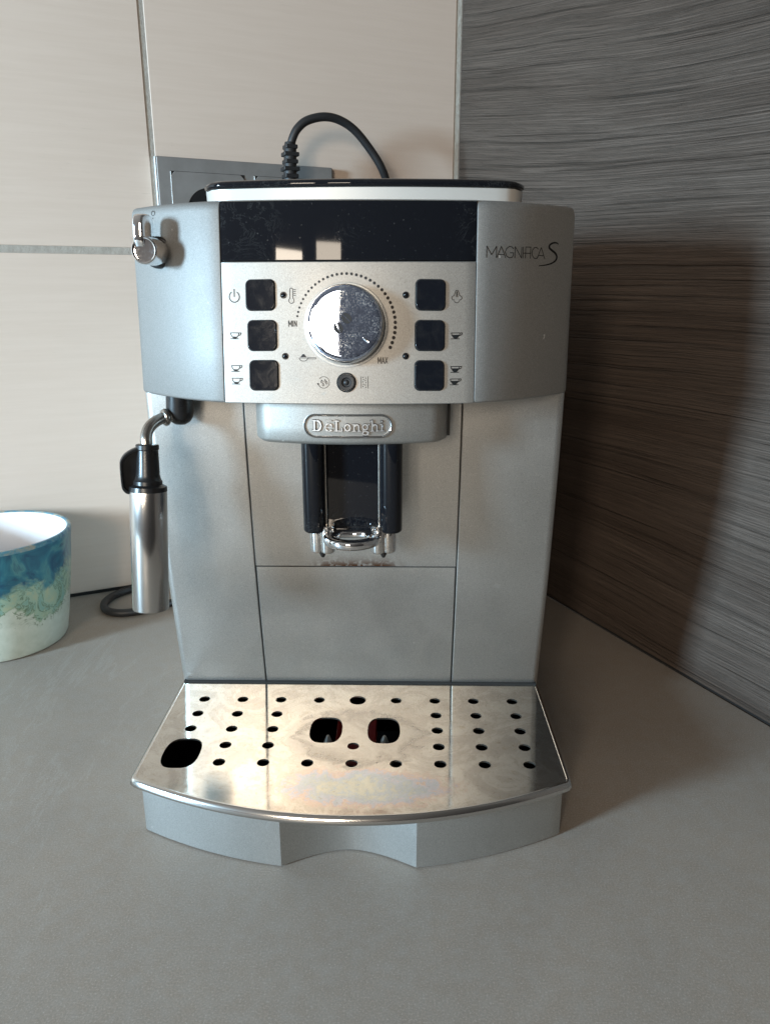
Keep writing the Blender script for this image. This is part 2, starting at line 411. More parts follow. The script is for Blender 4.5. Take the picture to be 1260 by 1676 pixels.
# local +y of that frame:
ly = Matrix.Rotation(math.atan2(wall_dir.y, wall_dir.x), 3, 'Z') @ Vector((0, 1, 0))
SGN = 1.0 if ly.dot(wall_in) > 0 else -1.0
def wbox(u0, u1, o0, o1, z0, z1): return box(u0, u1, SGN * o0, SGN * o1, z0, z1)
gb = mesh("grout_bed", *wbox(.0, 1.75, -.03, -.0007, -.0, 1.0), mat['grout'], wall, smooth=False)
def tile(u0, u1, z0, z1):
    o = mesh("wall_tile", *wbox(u0, u1, -.008, .0, z0, z1), mat['tile'], wall, bevel=.0007, seg=2)
    return o
G = .0048
for (u0, u1, off) in ((.0068, .3125, .245), (.3125 + G, .62, .3218), (.62 + G, .93, .245), (.93 + G, 1.24, .3218)):
    zs = [.003, off]; z = off
    while z < 1.0: z += .335; zs.append(min(z, 1.0))
    for a, b in zip(zs[:-1], zs[1:]):
        if b - a > .03: tile(u0, u1, a + (G + .0014 if a > .01 else 0), b)
mesh("corner_sealant", *wbox(.0002, .0066, -.006, -.0006, .002, 1.0), mat['seal'], wall, bevel=.001)
mesh("counter_joint", *wbox(.0, 1.7, -.006, .0008, .0002, .0028), mat['seam'], wall, smooth=False)

# dark wood panel on the right
pan = empty("wood_panel_wall", (CX, CY, 0)); tag(pan, "dark grey wood grain panel on the right of the machine", kind='structure')
pan.rotation_euler = (0, 0, math.atan2(wall_in.y, wall_in.x))
lp = Matrix.Rotation(math.atan2(wall_in.y, wall_in.x), 3, 'Z') @ Vector((0, 1, 0))
SP = 1.0 if lp.dot(wall_dir) > 0 else -1.0   # towards the room
mesh("wood_board", *box(0.0005, 1.05, -SP * .018, 0.0, .0022, 1.0), mat['wood'], pan, bevel=.0006, seg=2)
mesh("board_joint", *box(0.001, 1.05, -SP * .016, -SP * .0012, .0002, .0022), mat['seam'], pan, smooth=False)

# ================================================================== WALL SOCKET, PLUG, CORD
def wp(u, o_, z): p = Vector((CX, CY, 0)) + wall_dir * u + wall_in * o_; return Vector((p.x, p.y, z))
sock = empty("wall_socket", wp(.2294, 0, .365)); tag(sock, "grey double wall socket frame on the cream tiles behind the machine", "wall socket")
sock.rotation_euler = (0, 0, math.atan2(wall_dir.y, wall_dir.x))
def ring_rect(outer, inner, y0, y1, cz=0, cx=0):
    """frame with a rectangular hole; outer, inner = rounded-rect lists of equal length"""
    n = len(outer); V = []
    for pts, y in ((outer, y0), (outer, y1), (inner, y1), (inner, y0)):
        V += [(x + cx, y, z + cz) for x, z in pts]
    F = []
    for k in range(4):
        for i in range(n):
            j = (i + 1) % n; a, b = k * n, ((k + 1) % 4) * n
            F.append((a + i, a + j, b + j, b + i))
    return V, F
# plate: full slab with shallow inserts proud in grooves
V, F = wbox(-.0837, .0837, 0.0003, .0072, -.0405, .0405)
pl = mesh("socket_frame", V, F, mat['plate'], sock, bevel=.0012, seg=3)
mesh("frame_edge", *wbox(.0838, .0850, .0005, .0070, -.0403, .0403), mat['plate_edge'], sock, bevel=.0004, seg=2)
for cu in (.0382, -.0388):
    # groove line then the insert
    mesh("insert_gap", *wbox(cu - .0338, cu + .0338, .0072, .00745, -.0338, .0288), mat['seam'], sock, smooth=False)
    outer = [(lambda c_, s_: (.0332 * c_ / max(abs(c_), abs(s_)), .0332 * s_ / max(abs(c_), abs(s_))))(math.cos(2 * math.pi * (k_ + .5) / 64), math.sin(2 * math.pi * (k_ + .5) / 64)) for k_ in range(64)]; n = 64
    inner = [(.0205 * math.cos(math.atan2(z, x)), .0205 * math.sin(math.atan2(z, x))) for x, z in outer]
    V, F = ring_rect(outer, inner, SGN * .0074, SGN * .0082, -.005 + .0003, cu)
    mesh("socket_insert", V, F, mat['plate'], sock, bevel=.0004, seg=2)
    V, F = lathe([(.0205, 0), (.0203, .0003), (.0195, .0002)], (cu, SGN * .00765, -.005), (0, SGN, 0), 40)
    mesh("socket_well", V, F, mat['black'], sock)
    mesh("earth_clip", *wbox(cu - .003, cu + .003, .0078, .0105, .0090, .0135), mat['peg'], sock, bevel=.0008)
    mesh("insert_edge", *wbox(cu + .0332, cu + .0340, .0074, .0084, -.038, .0284), mat['plate_edge'], sock, bevel=.0002, seg=1)

plug = empty("power_plug", wp(.1965, .035, .36)); tag(plug, "black plug with ribbed strain relief and cord looping up behind the machine", "power plug")
def rel(p, o): return tuple(Vector(p) - o.location)
def mesh_w(name, VF, material, parent, **k):
    V = [rel(v, parent) for v in VF[0]]; return mesh(name, V, VF[1], material, parent, **k)
mesh_w("plug_body", lathe([(.0001, 0), (.018, 0), (.019, .003), (.019, .022), (.016, .032), (.010, .036), (.0001, .037)], wp(.1965, .0086, .355), wall_in, 32), mat['rubber'], plug)
base = wp(.1985, .035, .378); topc = wp(.1972, .035, .4185)
mesh_w("strain_relief", lathe([(.0001, 0), (.0062, 0), (.0058, .038), (.0048, .042), (.0001, .0425)], base, topc - base, 20), mat['rubber'], plug)
ax = (topc - base).normalized()
for k in range(6):
    c = base + ax * (.007 + k * .0062)
    s_ = .0078 - k * .0002
    hu = wall_dir * s_; hv = wall_in * s_ * .9; hz = ax * .0018
    if k % 2: hu = wall_dir * (s_ * .82)
    V = [c + a * hu + b * hv + d * hz for d in (-1, 1) for a, b in ((-1, -1), (1, -1), (1, 1), (-1, 1))]
    mesh_w("relief_rib", ([tuple(v) for v in V], [(3, 2, 1, 0), (4, 5, 6, 7), (0, 1, 5, 4), (1, 2, 6, 5), (2, 3, 7, 6), (3, 0, 4, 7)]), mat['rubber'], plug, bevel=.0008, seg=2)
pc = [(.1973, .4150), (.1950, .4235), (.1905, .4315), (.1815, .4385), (.1660, .4425), (.1509, .4410), (.1357, .4335), (.1203, .4185), (.1085, .4030), (.1005, .388), (.094, .36), (.090, .32), (.088, .24), (.087, .12)]
pts = [wp(u, .035 + .006 * min(1, i / 4) - (.0 if i < 9 else .004 * (i - 8)), z) for i, (u, z) in enumerate(pc)]
mesh_w("cord", tube(catmull(pts, 8), .0038), mat['rubber'], plug)

lp_ = [(-.110, .765, .005), (-.150, .752, .005), (-.195, .728, .0045), (-.2300, .7060, .0042), (-.2418, .6935, .004), (-.2519, .6790, .004), (-.2545, .6620, .004), (-.2500, .6480, .004), (-.2415, .6395, .004), (-.2299, .6370, .004), (-.2188, .6400, .004), (-.2040, .6500, .004), (-.180, .672, .004), (-.150, .705, .004), (-.112, .752, .004)]
cb = mesh("power_cable", *tube(catmull(lp_, 8), .0037), mat['rubber'])
tag(cb, "loop of black cable lying on the worktop left of the machine", "cable")

# ================================================================== MUG
mug = empty("mug", (-.3177, .5922, 0)); tag(mug, "round mug with poured turquoise, mint and white paint, white inside, at the left edge", "mug")
H = .0974
prof = [(.0001, .0), (.049, .0), (.0515, .0012), (.0530, .004), (.0555, .020), (.0590, .045), (.0622, .070), (.0640, .088), (.0648, H - .0035)]
V, F = lathe(prof, (0, 0, 0), (0, 0, 1), 96); F = F[:-1]
mesh("mug_body", V, F, mat['paint'], mug)
prof = [(.0648, H - .0035), (.0649, H - .0012), (.0640, H), (.0622, H), (.0612, H - .0012)]
V, F = lathe(prof, (0, 0, 0), (0, 0, 1), 96); F = F[:-2]
mesh("mug_rim", V, F, mat['rimpaint'], mug)
prof = [(.0612, H - .0012), (.0606, H - .006), (.0585, .060), (.0545, .025), (.050, .009), (.044, .0055), (.0001, .005)]
V, F = lathe(prof, (0, 0, 0), (0, 0, 1), 96); F = F[:-2]
mesh("mug_inside", V, F, mat['white'], mug)

# ================================================================== COFFEE MACHINE
cm = empty("coffee_machine", (0, 0, 0)); tag(cm, "silver bean to cup coffee machine with black display and drip tray", "coffee machine")
BACK = .742; SX = .0628
ZB, ZT = .2355, .3325
def yf(x, z):
    a = abs(x)
    if a <= SX: y = .3753 + 1.26 * a * a
    else:
        d = a - SX; y = .3753 + 1.26 * SX * SX + .32 * d + 7.75 * d * d
    wgt = 1 - .5 * min(max((a - SX) / .055, 0), 1)
    return y + .0135 * (z - ZB) / (ZT - ZB) * wgt
def nf(x, z):
    h_ = 1e-4; dx = (yf(x + h_, z) - yf(x - h_, z)) / (2 * h_); dz = (yf(x, z + h_) - yf(x, z - h_)) / (2 * h_)
    return Vector((dx, -1, dz)).normalized()
def hp(x, z, off=0.0): return Vector((x, yf(x, z), z)) + nf(x, z) * off

# --- side covers of the head
def cover(sign):
    x0, x1 = SX + .0003, .1177
    zs = [(ZB, .0012), (ZB + .0006, .0004), (ZB + .0016, 0), (.260, 0), (.285, 0), (.310, 0), (.328, 0), (.3302, .0004), (.3316, .0012), (.3324, .0026), (.3327, .0045)]
    rings = []
    for z, ins in zs:
        pts = []
        for k in range(25):
            x = x0 + (x1 - x0) * k / 24
            e2 = (.0007, .0002, 0)[k] if k < 3 else 0
            if k < 3: x = x0 + (0, .0003, .0008)[k]
            p = hp(x, z, -ins); px_ = max(p.x, x0); pts.append((px_, p.y + e2))
        # corner into the straight side
        yc = pts[-1][1]
        for a in (20, 45, 70, 90):
            pts.append((x1 - ins + .0012 * math.sin(R(a)) - .0, yc + .0015 + .006 * (1 - math.cos(R(a)))))
        pts.append((x1 - ins + .0012, BACK - .004)); pts.append((x1 - ins - .002, BACK)); pts.append((x0, BACK))
        pts.append((x0, .43))
        rings.append([(sign * x, y, z) for x, y in pts])
    V, F = loft(rings)
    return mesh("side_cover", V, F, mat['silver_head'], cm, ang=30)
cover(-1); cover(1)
# --- dark core behind the seams
mesh("inner_core", *box(-SX - .0002, SX + .0002, .3975, BACK - .002, ZB + .001, .3315), mat['seam'], cm, smooth=False)
# --- control panel and display strip
def front_plate(name, za, zb, material, thick=.006, edge=.0004, off=0.0, xa=-SX, xb=SX):
    zs = [(za, edge), (za + edge, 0)] + [(za + (zb - za) * t, 0) for t in (.25, .5, .75)] + [(zb - edge, 0), (zb, edge)]
    rings = []
    for z, ins in zs:
        pts = []
        for k in range(49):
            x = xa + (xb - xa) * k / 48
            i2 = ins if 0 < k < 48 else ins + edge
            p = Vector((x, yf(x, z), z)); pts.append((x, p.y + i2 - off, z))
        pts.append((xb, .400, z)); pts.append((xa, .400, z))
        rings.append(pts)
    V, F = loft(rings); return mesh(name, V, F, material, cm, ang=30)
cp_o = front_plate("control_panel", ZB, .3038, mat['silver_panel'])
dp_o = front_plate("display_strip", .3042, .3318, mat['gloss'], off=-.0003)
mesh("head_brow", *merge([loft([[(x, yf(x, z) + i_, z) for x in [-SX + 2 * SX * k / 48 for k in range(49)]] + [(SX, .43, z), (-SX, .43, z)] for z, i_ in ((.33185, .0004), (.3322, .0010), (.3327, .0035))])]), mat['silver_smooth'], cm, ang=30)
# top deck
mesh("top_deck", *loft([[(-.1150, .4330, z), (-.085, .4105, z), (-.0628, .404, z), (.0628, .404, z), (.085, .4105, z), (.1150, .4330, z), (.1155, BACK - .003, z), (-.1155, BACK - .003, z)] for z in (.325, .3329)]), mat['silver_smooth'], cm, bevel=.001)

# --- printing on the head: ribbons lying on the surface
def ribbon(lines, wd, off=.00010, fills=(), dots=(), surf=hp):
    V, F = [], []
    def pt(x, z): V.append(tuple(surf(x, z, off))); return len(V) - 1
    for L in lines:
        L = [tuple(p) for p in L]
        if isinstance(L[0][0], tuple): L, ws = L
        for i in range(len(L) - 1):
            (x0, z0), (x1, z1) = L[i][:2], L[i + 1][:2]
            w0 = (L[i][2] if len(L[i]) > 2 else wd) / 2; w1 = (L[i + 1][2] if len(L[i + 1]) > 2 else wd) / 2
            d = math.hypot(x1 - x0, z1 - z0)
            if d < 1e-7: continue
            nx, nz = -(z1 - z0) / d, (x1 - x0) / d
            ex, ez = (x1 - x0) / d, (z1 - z0) / d
            a = pt(x0 + nx * w0 - ex * w0 * .4, z0 + nz * w0 - ez * w0 * .4); b = pt(x0 - nx * w0 - ex * w0 * .4, z0 - nz * w0 - ez * w0 * .4)
            c = pt(x1 - nx * w1 + ex * w1 * .4, z1 - nz * w1 + ez * w1 * .4); d_ = pt(x1 + nx * w1 + ex * w1 * .4, z1 + nz * w1 + ez * w1 * .4)
            F.append((a, b, c, d_)); off += .0000006
    for poly in fills:
        F.append(tuple(pt(*p) for p in poly))
    for x, z, r_ in dots:
        F.append(tuple(pt(x + r_ * math.cos(2 * math.pi * k / 16), z + r_ * math.sin(2 * math.pi * k / 16)) for k in range(16)))
    return V, F
def arc(cx, cz, r_, a0, a1, n=24, rz=None):
    rz = rz or r_
    return [(cx + r_ * math.cos(R(a0 + (a1 - a0) * k / n)), cz + rz * math.sin(R(a0 + (a1 - a0) * k / n))) for k in range(n + 1)]
def symbol(lines, wd=.00035, fills=(), dots=(), material='ink', name="printed_symbol"):
    V, F = ribbon(lines, wd, fills=fills, dots=dots); return mesh(name, V, F, mat[material], cm, smooth=False)
LW = .00044
# power
symbol([arc(-.0565, .2872, .0026, 122, 418), [(-.0565, .2872), (-.0565, .2909)]], LW)
# thermometer
tx, tz = -.02775, .2878
symbol([arc(tx, tz - .0024, .0013, 125, 415) , [(tx - .00075, tz - .0014), (tx - .00075, tz + .0028)], [(tx + .00075, tz - .0014), (tx + .00075, tz + .0028)], arc(tx, tz + .0028, .00075, 180, 0, 8)]
       + [[(tx + .0012, tz + dz), (tx + .0022, tz + dz)] for dz in (.0028, .0019, .0010, .0001)], .00030)
def cup(cx, cz, fill, s=1.0, mname='ink'):
    W_, Hh = .0022 * s, .0013 * s
    L = [[(cx - W_, cz + Hh), (cx + W_, cz + Hh)], [(cx - W_, cz + Hh), (cx - W_ * .86, cz + .0002 * s), (cx - W_ * .45, cz - .0010 * s)],
         [(cx + W_, cz + Hh), (cx + W_ * .86, cz + .0002 * s), (cx + W_ * .45, cz - .0010 * s)],
         [(cx + W_ * .95, cz + Hh), (cx + W_ * 1.5, cz + Hh), (cx + W_ * 1.35, cz + .0004 * s), (cx + W_ * .75, cz - .0001 * s)],
         [(cx - W_ * 1.05, cz - .00155 * s), (cx + W_ * .85, cz - .00155 * s)]]
    top = cz - .0005 * s if not fill else cz + .0004 * s
    wt = W_ * (.62 if not fill else .88)
    fl = [[(cx - wt, top), (cx - W_ * .45, cz - .0010 * s), (cx - W_ * .35, cz - .0014 * s), (cx + W_ * .35, cz - .0014 * s), (cx + W_ * .45, cz - .0010 * s), (cx + wt, top)]]
    symbol(L, .00038, fills=fl, material=mname)
cup(-.0568, .2686, False); cup(-.0567, .2527, False); cup(-.0566, .2465, False)
cup(.0532, .2686, True, mname='ink2'); cup(.0532, .2524, True, mname='ink2'); cup(.0530, .2463, True, mname='ink2')
# steam
sx, sz = .0535, .2872
symbol([arc(sx, sz - .0016, .0013, 200, 340), arc(sx - .0015, sz - .0006, .0010, 90, 290), arc(sx + .0015, sz - .0006, .0010, -110, 90),
        [(sx - .0014, sz + .0004), (sx - .0005, sz + .0030)], [(sx + .0014, sz + .0004), (sx + .0005, sz + .0030)], [(sx - .0005, sz + .0030), (sx + .0005, sz + .0030)],
        [(sx - .0003, sz - .0002), (sx - .0001, sz + .0024)], [(sx + .0003, sz - .0002), (sx + .0001, sz + .0024)]], .00028, material='ink2')
# spoon with coffee powder
qx, qz = -.0222, .2580
symbol([[(qx - .0021, qz), (qx + .0021, qz)], arc(qx, qz, .0021, 180, 360, 14, .0015), [(qx + .0021, qz + .0002), (qx + .0062, qz + .0002), (qx + .0062, qz - .0004), (qx + .0019, qz - .0004)]],
       .00026, fills=[[(qx - .0016, qz + .0004), (qx + .0016, qz + .0004), (qx + .0004, qz + .0019), (qx - .0003, qz + .0019)]])
# rinse
qx, qz = -.0122, .2462
drop = lambda x, z: [(x, z + .0008), (x - .0005, z - .0001), (x - .0002, z - .0006), (x + .0004, z - .0004), (x + .0004, z + .0001), (x, z + .0008)]
symbol([arc(qx, qz, .0028, 140, -165, 32)] + [drop(qx + a, qz + b) for a, b in ((-.0010, .0004), (.0007, .0007), (-.0003, -.0011), (.0014, -.0002))], .00024,
       fills=[[(qx - .0034, qz - .0002), (qx - .0021, qz - .0006), (qx - .0030, qz - .0013)]])
# descale
qx, qz = .0081, .2463
symbol([[(qx - .0017, qz - .0029), (qx - .0017, qz + .0029)], [(qx + .0017, qz - .0029), (qx + .0017, qz + .0029)]], .00026,
       dots=[(qx - .0008 + .0003 * (k % 2), qz + .0024 - k * .0011, .00026) for k in range(5)] + [(qx + .0004 + .0003 * ((k + 1) % 2), qz + .0020 - k * .0011, .00026) for k in range(5)])
# o mark by the steam lever
symbol([arc(-.1015, .3284, .0011, 0, 360)], .00028, dots=[(-.1018, .3260, .00030)])

# stroke lettering
GL = {'M': [[(0, 0), (0, 1), (.5, .25), (1, 1), (1, 0)]], 'I': [[(0, 0), (0, 1)]], 'N': [[(0, 0), (0, 1), (1, 0), (1, 1)]],
      'A': [[(0, 0), (.5, 1), (1, 0)], [(.18, .34), (.82, .34)]], 'X': [[(0, 0), (1, 1)], [(0, 1), (1, 0)]]}
def word(txt, x, z, h_, adv, wdt, lw, slant=0.0, material='ink', name="printed_word"):
    L = []
    for ch, a in zip(txt, adv):
        for s in GL[ch]:
            L.append([(x + px_ * wdt[ch] + slant * pz * h_, z + pz * h_) for px_, pz in s])
        x += a
    symbol(L, lw, material=material, name=name)
word("MIN", -.0293, .2731, .0028, (.0021, .0007, 0), {'M': .0015, 'I': 0, 'N': .0011}, .00038)
word("MAX", .0148, .2554, .0030, (.0019, .0016, 0), {'M': .0014, 'A': .0013, 'X': .0012}, .00034)
# model lettering on the right cover: thin tall capitals then a brushed S
GL.update({'G': [[(.95, .80), (.75, .97), (.45, 1), (.15, .82), (0, .5), (.15, .18), (.45, 0), (.8, .05), (.95, .25), (.95, .45), (.55, .45)]],
           'F': [[(0, 0), (0, 1), (1, 1)], [(-.35, .45), (1, .45)]], 'C': [[(1, .85), (.7, 1), (.35, .97), (.08, .75), (0, .5), (.08, .25), (.35, .03), (.7, 0), (1, .15)]]})
WD = {'M': .0050, 'A': .0046, 'G': .0046, 'N': .0036, 'I': 0, 'F': .0030, 'C': .0036}
GL['A'] = [[(0, 0), (.5, 1), (1, 0)], [(.22, .28), (.78, .28)]]
adv = []
seq = "MAGNIFICA"
for ch in seq: adv.append({'M': .0052, 'A': .0044, 'G': .0052, 'N': .0044, 'I': .0012, 'F': .0028, 'C': .0030}[ch])
adv[4] = .0014; adv[6] = .0008
word(seq, .0680, .3057, .0054, adv, WD, .00036, material='ink2')
S_ = [(.1078, .3132), (.1068, .3138), (.1046, .3137), (.1026, .3126), (.1024, .3112), (.1040, .3100), (.1062, .3086), (.1072, .3068), (.1064, .3050), (.1040, .3036), (.1005, .3027), (.0965, .3022)]
cs = catmull([(x, 0, z) for x, z in S_], 5); wl = len(cs) - 1
symbol([[(p.x, p.z, .00025 + .00085 * math.sin(math.pi * (.12 + .80 * i / wl)) ** 1.2) for i, p in enumerate(cs)]], .0006, material='ink2', name="printed_letter")

# scale dots round the selector
kc = (-.0010, .2738)
N = 36; dd = []
for k in range(N):
    t = k / (N - 1); a = R(170 - 196 * (t ** 1.04)); dd.append((kc[0] + .0243 * math.cos(a), kc[1] + .0243 * math.sin(a), .00052 + .00038 * t))
V, F = ribbon([], .001, dots=dd); mesh("dial_scale", V, F, mat['ink'], cm, smooth=False)

# --- push buttons
def plate_at(x, z, outline, levels, name, material, parent=cm, ang=35, fan=False):
    """outline (dx,dz); levels: (scale_inset, height)"""
    nrm = nf(x, z); c = Vector((x, yf(x, z), z)); ux = Vector((1, 0, 0)) - nrm * nrm.x; ux.normalize(); uz = nrm.cross(ux); uz = uz if uz.z > 0 else -uz
    rings = []
    for s, h_ in levels:
        rings.append([tuple(c + nrm * h_ + ux * (dx * s) + uz * (dz * s)) for dx, dz in outline])
    V, F = loft(rings); return mesh(name, V, F, material, parent, ang=ang)
for bx_ in (-.0432, .0405):
    for k, bz in enumerate((.2880, .2687, .2494)):
        x = bx_ + (.0005 * (k) if bx_ < 0 else -.0001 * k)
        plate_at(x, bz, rrect(.0152, .0152, .0028), [(1.0, -.001), (1.0, .00012), (.975, .00018)], "button_recess", mat['seam'])
        plate_at(x, bz, rrect(.0144, .0144, .0026), [(1.0, -.001), (1.0, .0007), (.985, .0010), (.965, .00112), (.955, .00112), (.5, .00112)], "push_button", mat['button'])
for x, z in ((-.0317, .2880), (-.0313, .2588), (.0284, .2880), (.0285, .2589)):
    circ = [(math.cos(2 * math.pi * k / 24), math.sin(2 * math.pi * k / 24)) for k in range(24)]
    plate_at(x, z, [(a * .00165, b * .00165) for a, b in circ], [(1, -.0005), (1, .0002), (.9, .00035), (.82, .0002)], "lamp_ring", mat['black'])
    plate_at(x, z, [(a * .00125, b * .00125) for a, b in circ], [(1, -.0005), (.95, .0003), (.75, .0006), (.4, .0008), (.05, .0009)], "indicator_lamp", mat['gloss'])
# --- small round button
x, z = -.0009, .2462
circ = [(math.cos(2 * math.pi * k / 40), math.sin(2 * math.pi * k / 40)) for k in range(40)]
plate_at(x, z, [(a * .0049, b * .0049) for a, b in circ], [(1, -.001), (1, .0003), (.96, .0006), (.88, .0006), (.86, -.0002)], "button_bezel", mat['seam'])
plate_at(x, z, [(a * .0041, b * .0041) for a, b in circ], [(1, -.001), (1, .0009), (.93, .0013), (.60, .0012), (.48, .0006), (.34, .0005), (.26, .0009), (.1, .0011)], "round_button", mat['rubber'])

# --- selector knob
kn = nf(*kc); kb = Vector((kc[0], yf(*kc), kc[1]))
mesh("knob_recess", *lathe([(.0206, -.001), (.0206, .0002), (.0198, .0004), (.0190, .0001)], kb, kn, 64), mat['silver_smooth'], cm)
knob = mesh("selector_knob", *lathe([(.0186, .0), (.0190, .0012), (.0189, .0065), (.0184, .0085), (.0180, .0090)], kb, kn, 72), mat['chrome'], cm)
def dome(r_, h0, sag, nr=10): return [(r_ * (1 - (k / nr)), h0 + sag * (1 - (1 - k / nr) ** 2)) for k in range(nr + 1)]
mesh("knob_face", *lathe([(.0180, .0088), (.0178, .0096), (.0172, .0101)] + dome(.0168, .0102, .00022), kb, kn, 72), mat['knob_face'], knob)
# coffee bean marks on the knob
ux = (Vector((1, 0, 0)) - kn * kn.x).normalized(); uz = Vector(kn.cross(ux)); uz = uz if uz.z > 0 else -uz
def kf(x, z, off=0): return kb + kn * (.01062 + off) + ux * x + uz * z
for (cx_, cz_, rot) in ((.0010, .0022, -42), (-.0030, -.0023, -66)):
    for sgn in (-1, 1):
        pl_ = []
        for k in range(13):
            a = R(-90 + 180 * k / 12)
            lx, lz = sgn * (.00022 + .0020 * math.cos(a)), .0027 * math.sin(a)
            ca, sa = math.cos(R(rot) ), math.sin(R(rot))
            pl_.append((cx_ + lx * -sa + lz * ca, cz_ + lx * ca + lz * sa))
        V = [tuple(kf(a, b, .0)) for a, b in pl_] + [tuple(kf(a, b, .00012)) for a, b in pl_]; n = len(pl_)
        F = [tuple(range(n, 2 * n))] + [(i, (i + 1) % n, n + (i + 1) % n, n + i) for i in range(n)]
        mesh("bean_mark", V, F, mat['ink'], knob, smooth=False)
# pointer dimple
mesh("knob_pointer", *tube([kf(.0088, -.0068, .0001), kf(.0100, -.0078, .0003), kf(.0118, -.0090, .0002)], lambda t: .00035 + .0006 * t, 12), mat['chrome'], knob)

# --- hopper lid on top
def lid_ring(z, ins, x0=-.0765, x1=.0895, yfr=.4035, yb=.60):
    pts = []; cx_ = (x0 + x1) / 2; hw = (x1 - x0) / 2 - ins
    for k in range(33):
        t = -1 + 2 * k / 32
        x = cx_ + hw * t; y = yfr + ins + .010 * t * t + .010 * max(0, abs(t) - .9) / .1 * (max(0, abs(t) - .9) / .1)
        pts.append((x, y, z))
    pts.append((cx_ + hw + .0006, yfr + .035, z)); pts.append((cx_ + hw, yb - .02, z)); pts.append((cx_ + hw - .02, yb, z)); pts.append((cx_ - hw + .02, yb, z)); pts.append((cx_ - hw, yb - .02, z)); pts.append((cx_ - hw - .0006, yfr + .035, z))
    return pts
lid = mesh("hopper_lid", *loft([lid_ring(.3330, .0012), lid_ring(.3336, .0006), lid_ring(.3395, .0004), lid_ring(.3398, .0010)]), mat['rim'], cm, ang=40)
mesh("lid_top", *loft([lid_ring(.3400, .0008), lid_ring(.3404, .0), lid_ring(.3418, -.0003), lid_ring(.3430, .0006), lid_ring(.3438, .0028), lid_ring(.3440, .0055), lid_ring(.3440, .02)]), mat['gloss'], lid, ang=60)
mesh("lid_button", *lathe([(.0085, 0), (.0085, .0012), (.0075, .0020), (.004, .0022), (.0001, .0022)], (.0085, .475, .3440), (0, 0, 1), 32), mat['black'], lid)

# --- body below the head
prof_b = [(.036, .4484), (.044, .4468), (.060, .4434), (.080, .4397), (.100, .4360), (.1275, .4314), (.155, .4281), (.185, .4248), (.210, .4227), (.2353, .4212)]
def yb_(z):
    if z <= prof_b[0][0]: return prof_b[0][1] + (prof_b[0][0] - z) * .2
    for (a, p), (b, q) in zip(prof_b[:-1], prof_b[1:]):
        if z <= b: return p + (q - p) * (z - a) / (b - a)
    return prof_b[-1][1]
def body_block(name, xa, xb, za, zb, ybk, material, round_l=0, round_r=0, n=14, gap_edge=.0003):
    rings = []
    for k in range(n + 1):
        z = za + (zb - za) * k / n; y = yb_(z); e_ = gap_edge if k in (0, n) else 0
        pts = []
        if round_l:
            for a in (0, 22.5, 45, 67.5, 90): pts.append((xa + round_l * (1 - math.cos(R(a))), y + e_ + round_l * (1 - math.sin(R(a)))))
        else: pts += [(xa, y + .0004 + e_), (xa + .0004, y + e_)]
        if round_r:
            for a in (90, 67.5, 45, 22.5, 0): pts.append((xb - round_r * (1 - math.cos(R(a))), y + e_ + round_r * (1 - math.sin(R(a)))))
        else: pts += [(xb - .0004, y + e_), (xb, y + .0004 + e_)]
        pts += [(xb, ybk), (xa, ybk)]
        rings.append([(x, yy, z) for x, yy in pts])
    V, F = loft(rings); return mesh(name, V, F, material, cm, ang=32)
SB = .0622
body_block("body_side_panel", -.1182, -SB - .0003, .0, .2353, BACK, mat['silver'], round_l=.0045)
body_block("body_side_panel", SB - .0010, .1182, .0, .2353, BACK, mat['silver'], round_r=.0045)
body_block("service_door", -SB + .0003, SB - .0017, .1284, .2353, .452, mat['silver_door'])
body_block("grounds_drawer", -SB + .0006, SB - .0020, .0365, .1276, .462, mat['silver'])
mesh("body_core", *box(-SB, SB - .0012, .4705, BACK - .002, .0, .2350), mat['seam'], cm, smooth=False)
gv_ = loft([[(x, yb_(z) + .0016, z) for x in (-SB - .0001, SB - .0012)] + [(SB - .0012, .470, z), (-SB - .0001, .470, z)] for z in (.041, .06, .08, .10, .1275, .155, .185, .21, .2350)])
mesh("body_gap", *gv_, mat['seam'], cm, smooth=False)
# secondary fine line left of the left seam
# --- spout housing under the head
def hring(z, ins):
    pts = []
    hw = .0512 - ins
    for k in range(33):
        t = -1 + 2 * k / 32; x = hw * t
        y = .3845 + ins + .0095 * t * t + .007 * (max(0, abs(t) - .88) / .12) ** 2
        pts.append((x, y, z))
    pts += [(hw, .4205, z), (-hw, .4205, z)]
    return pts
sh = mesh("spout_housing", *loft([hring(.2126, .0035), hring(.2129, .0017), hring(.2136, .0007), hring(.2150, .0), hring(.222, 0), hring(.2350, 0)]), mat['silver_panel'], cm, ang=35)
mesh("housing_gap", *box(.0512, .0528, .4020, .4205, .2150, .2350), mat['seam'], cm, smooth=False)
def hs(x, z, off=0.0):
    t = x / .0512; return Vector((x, .3845 + .0095 * t * t - off, z))
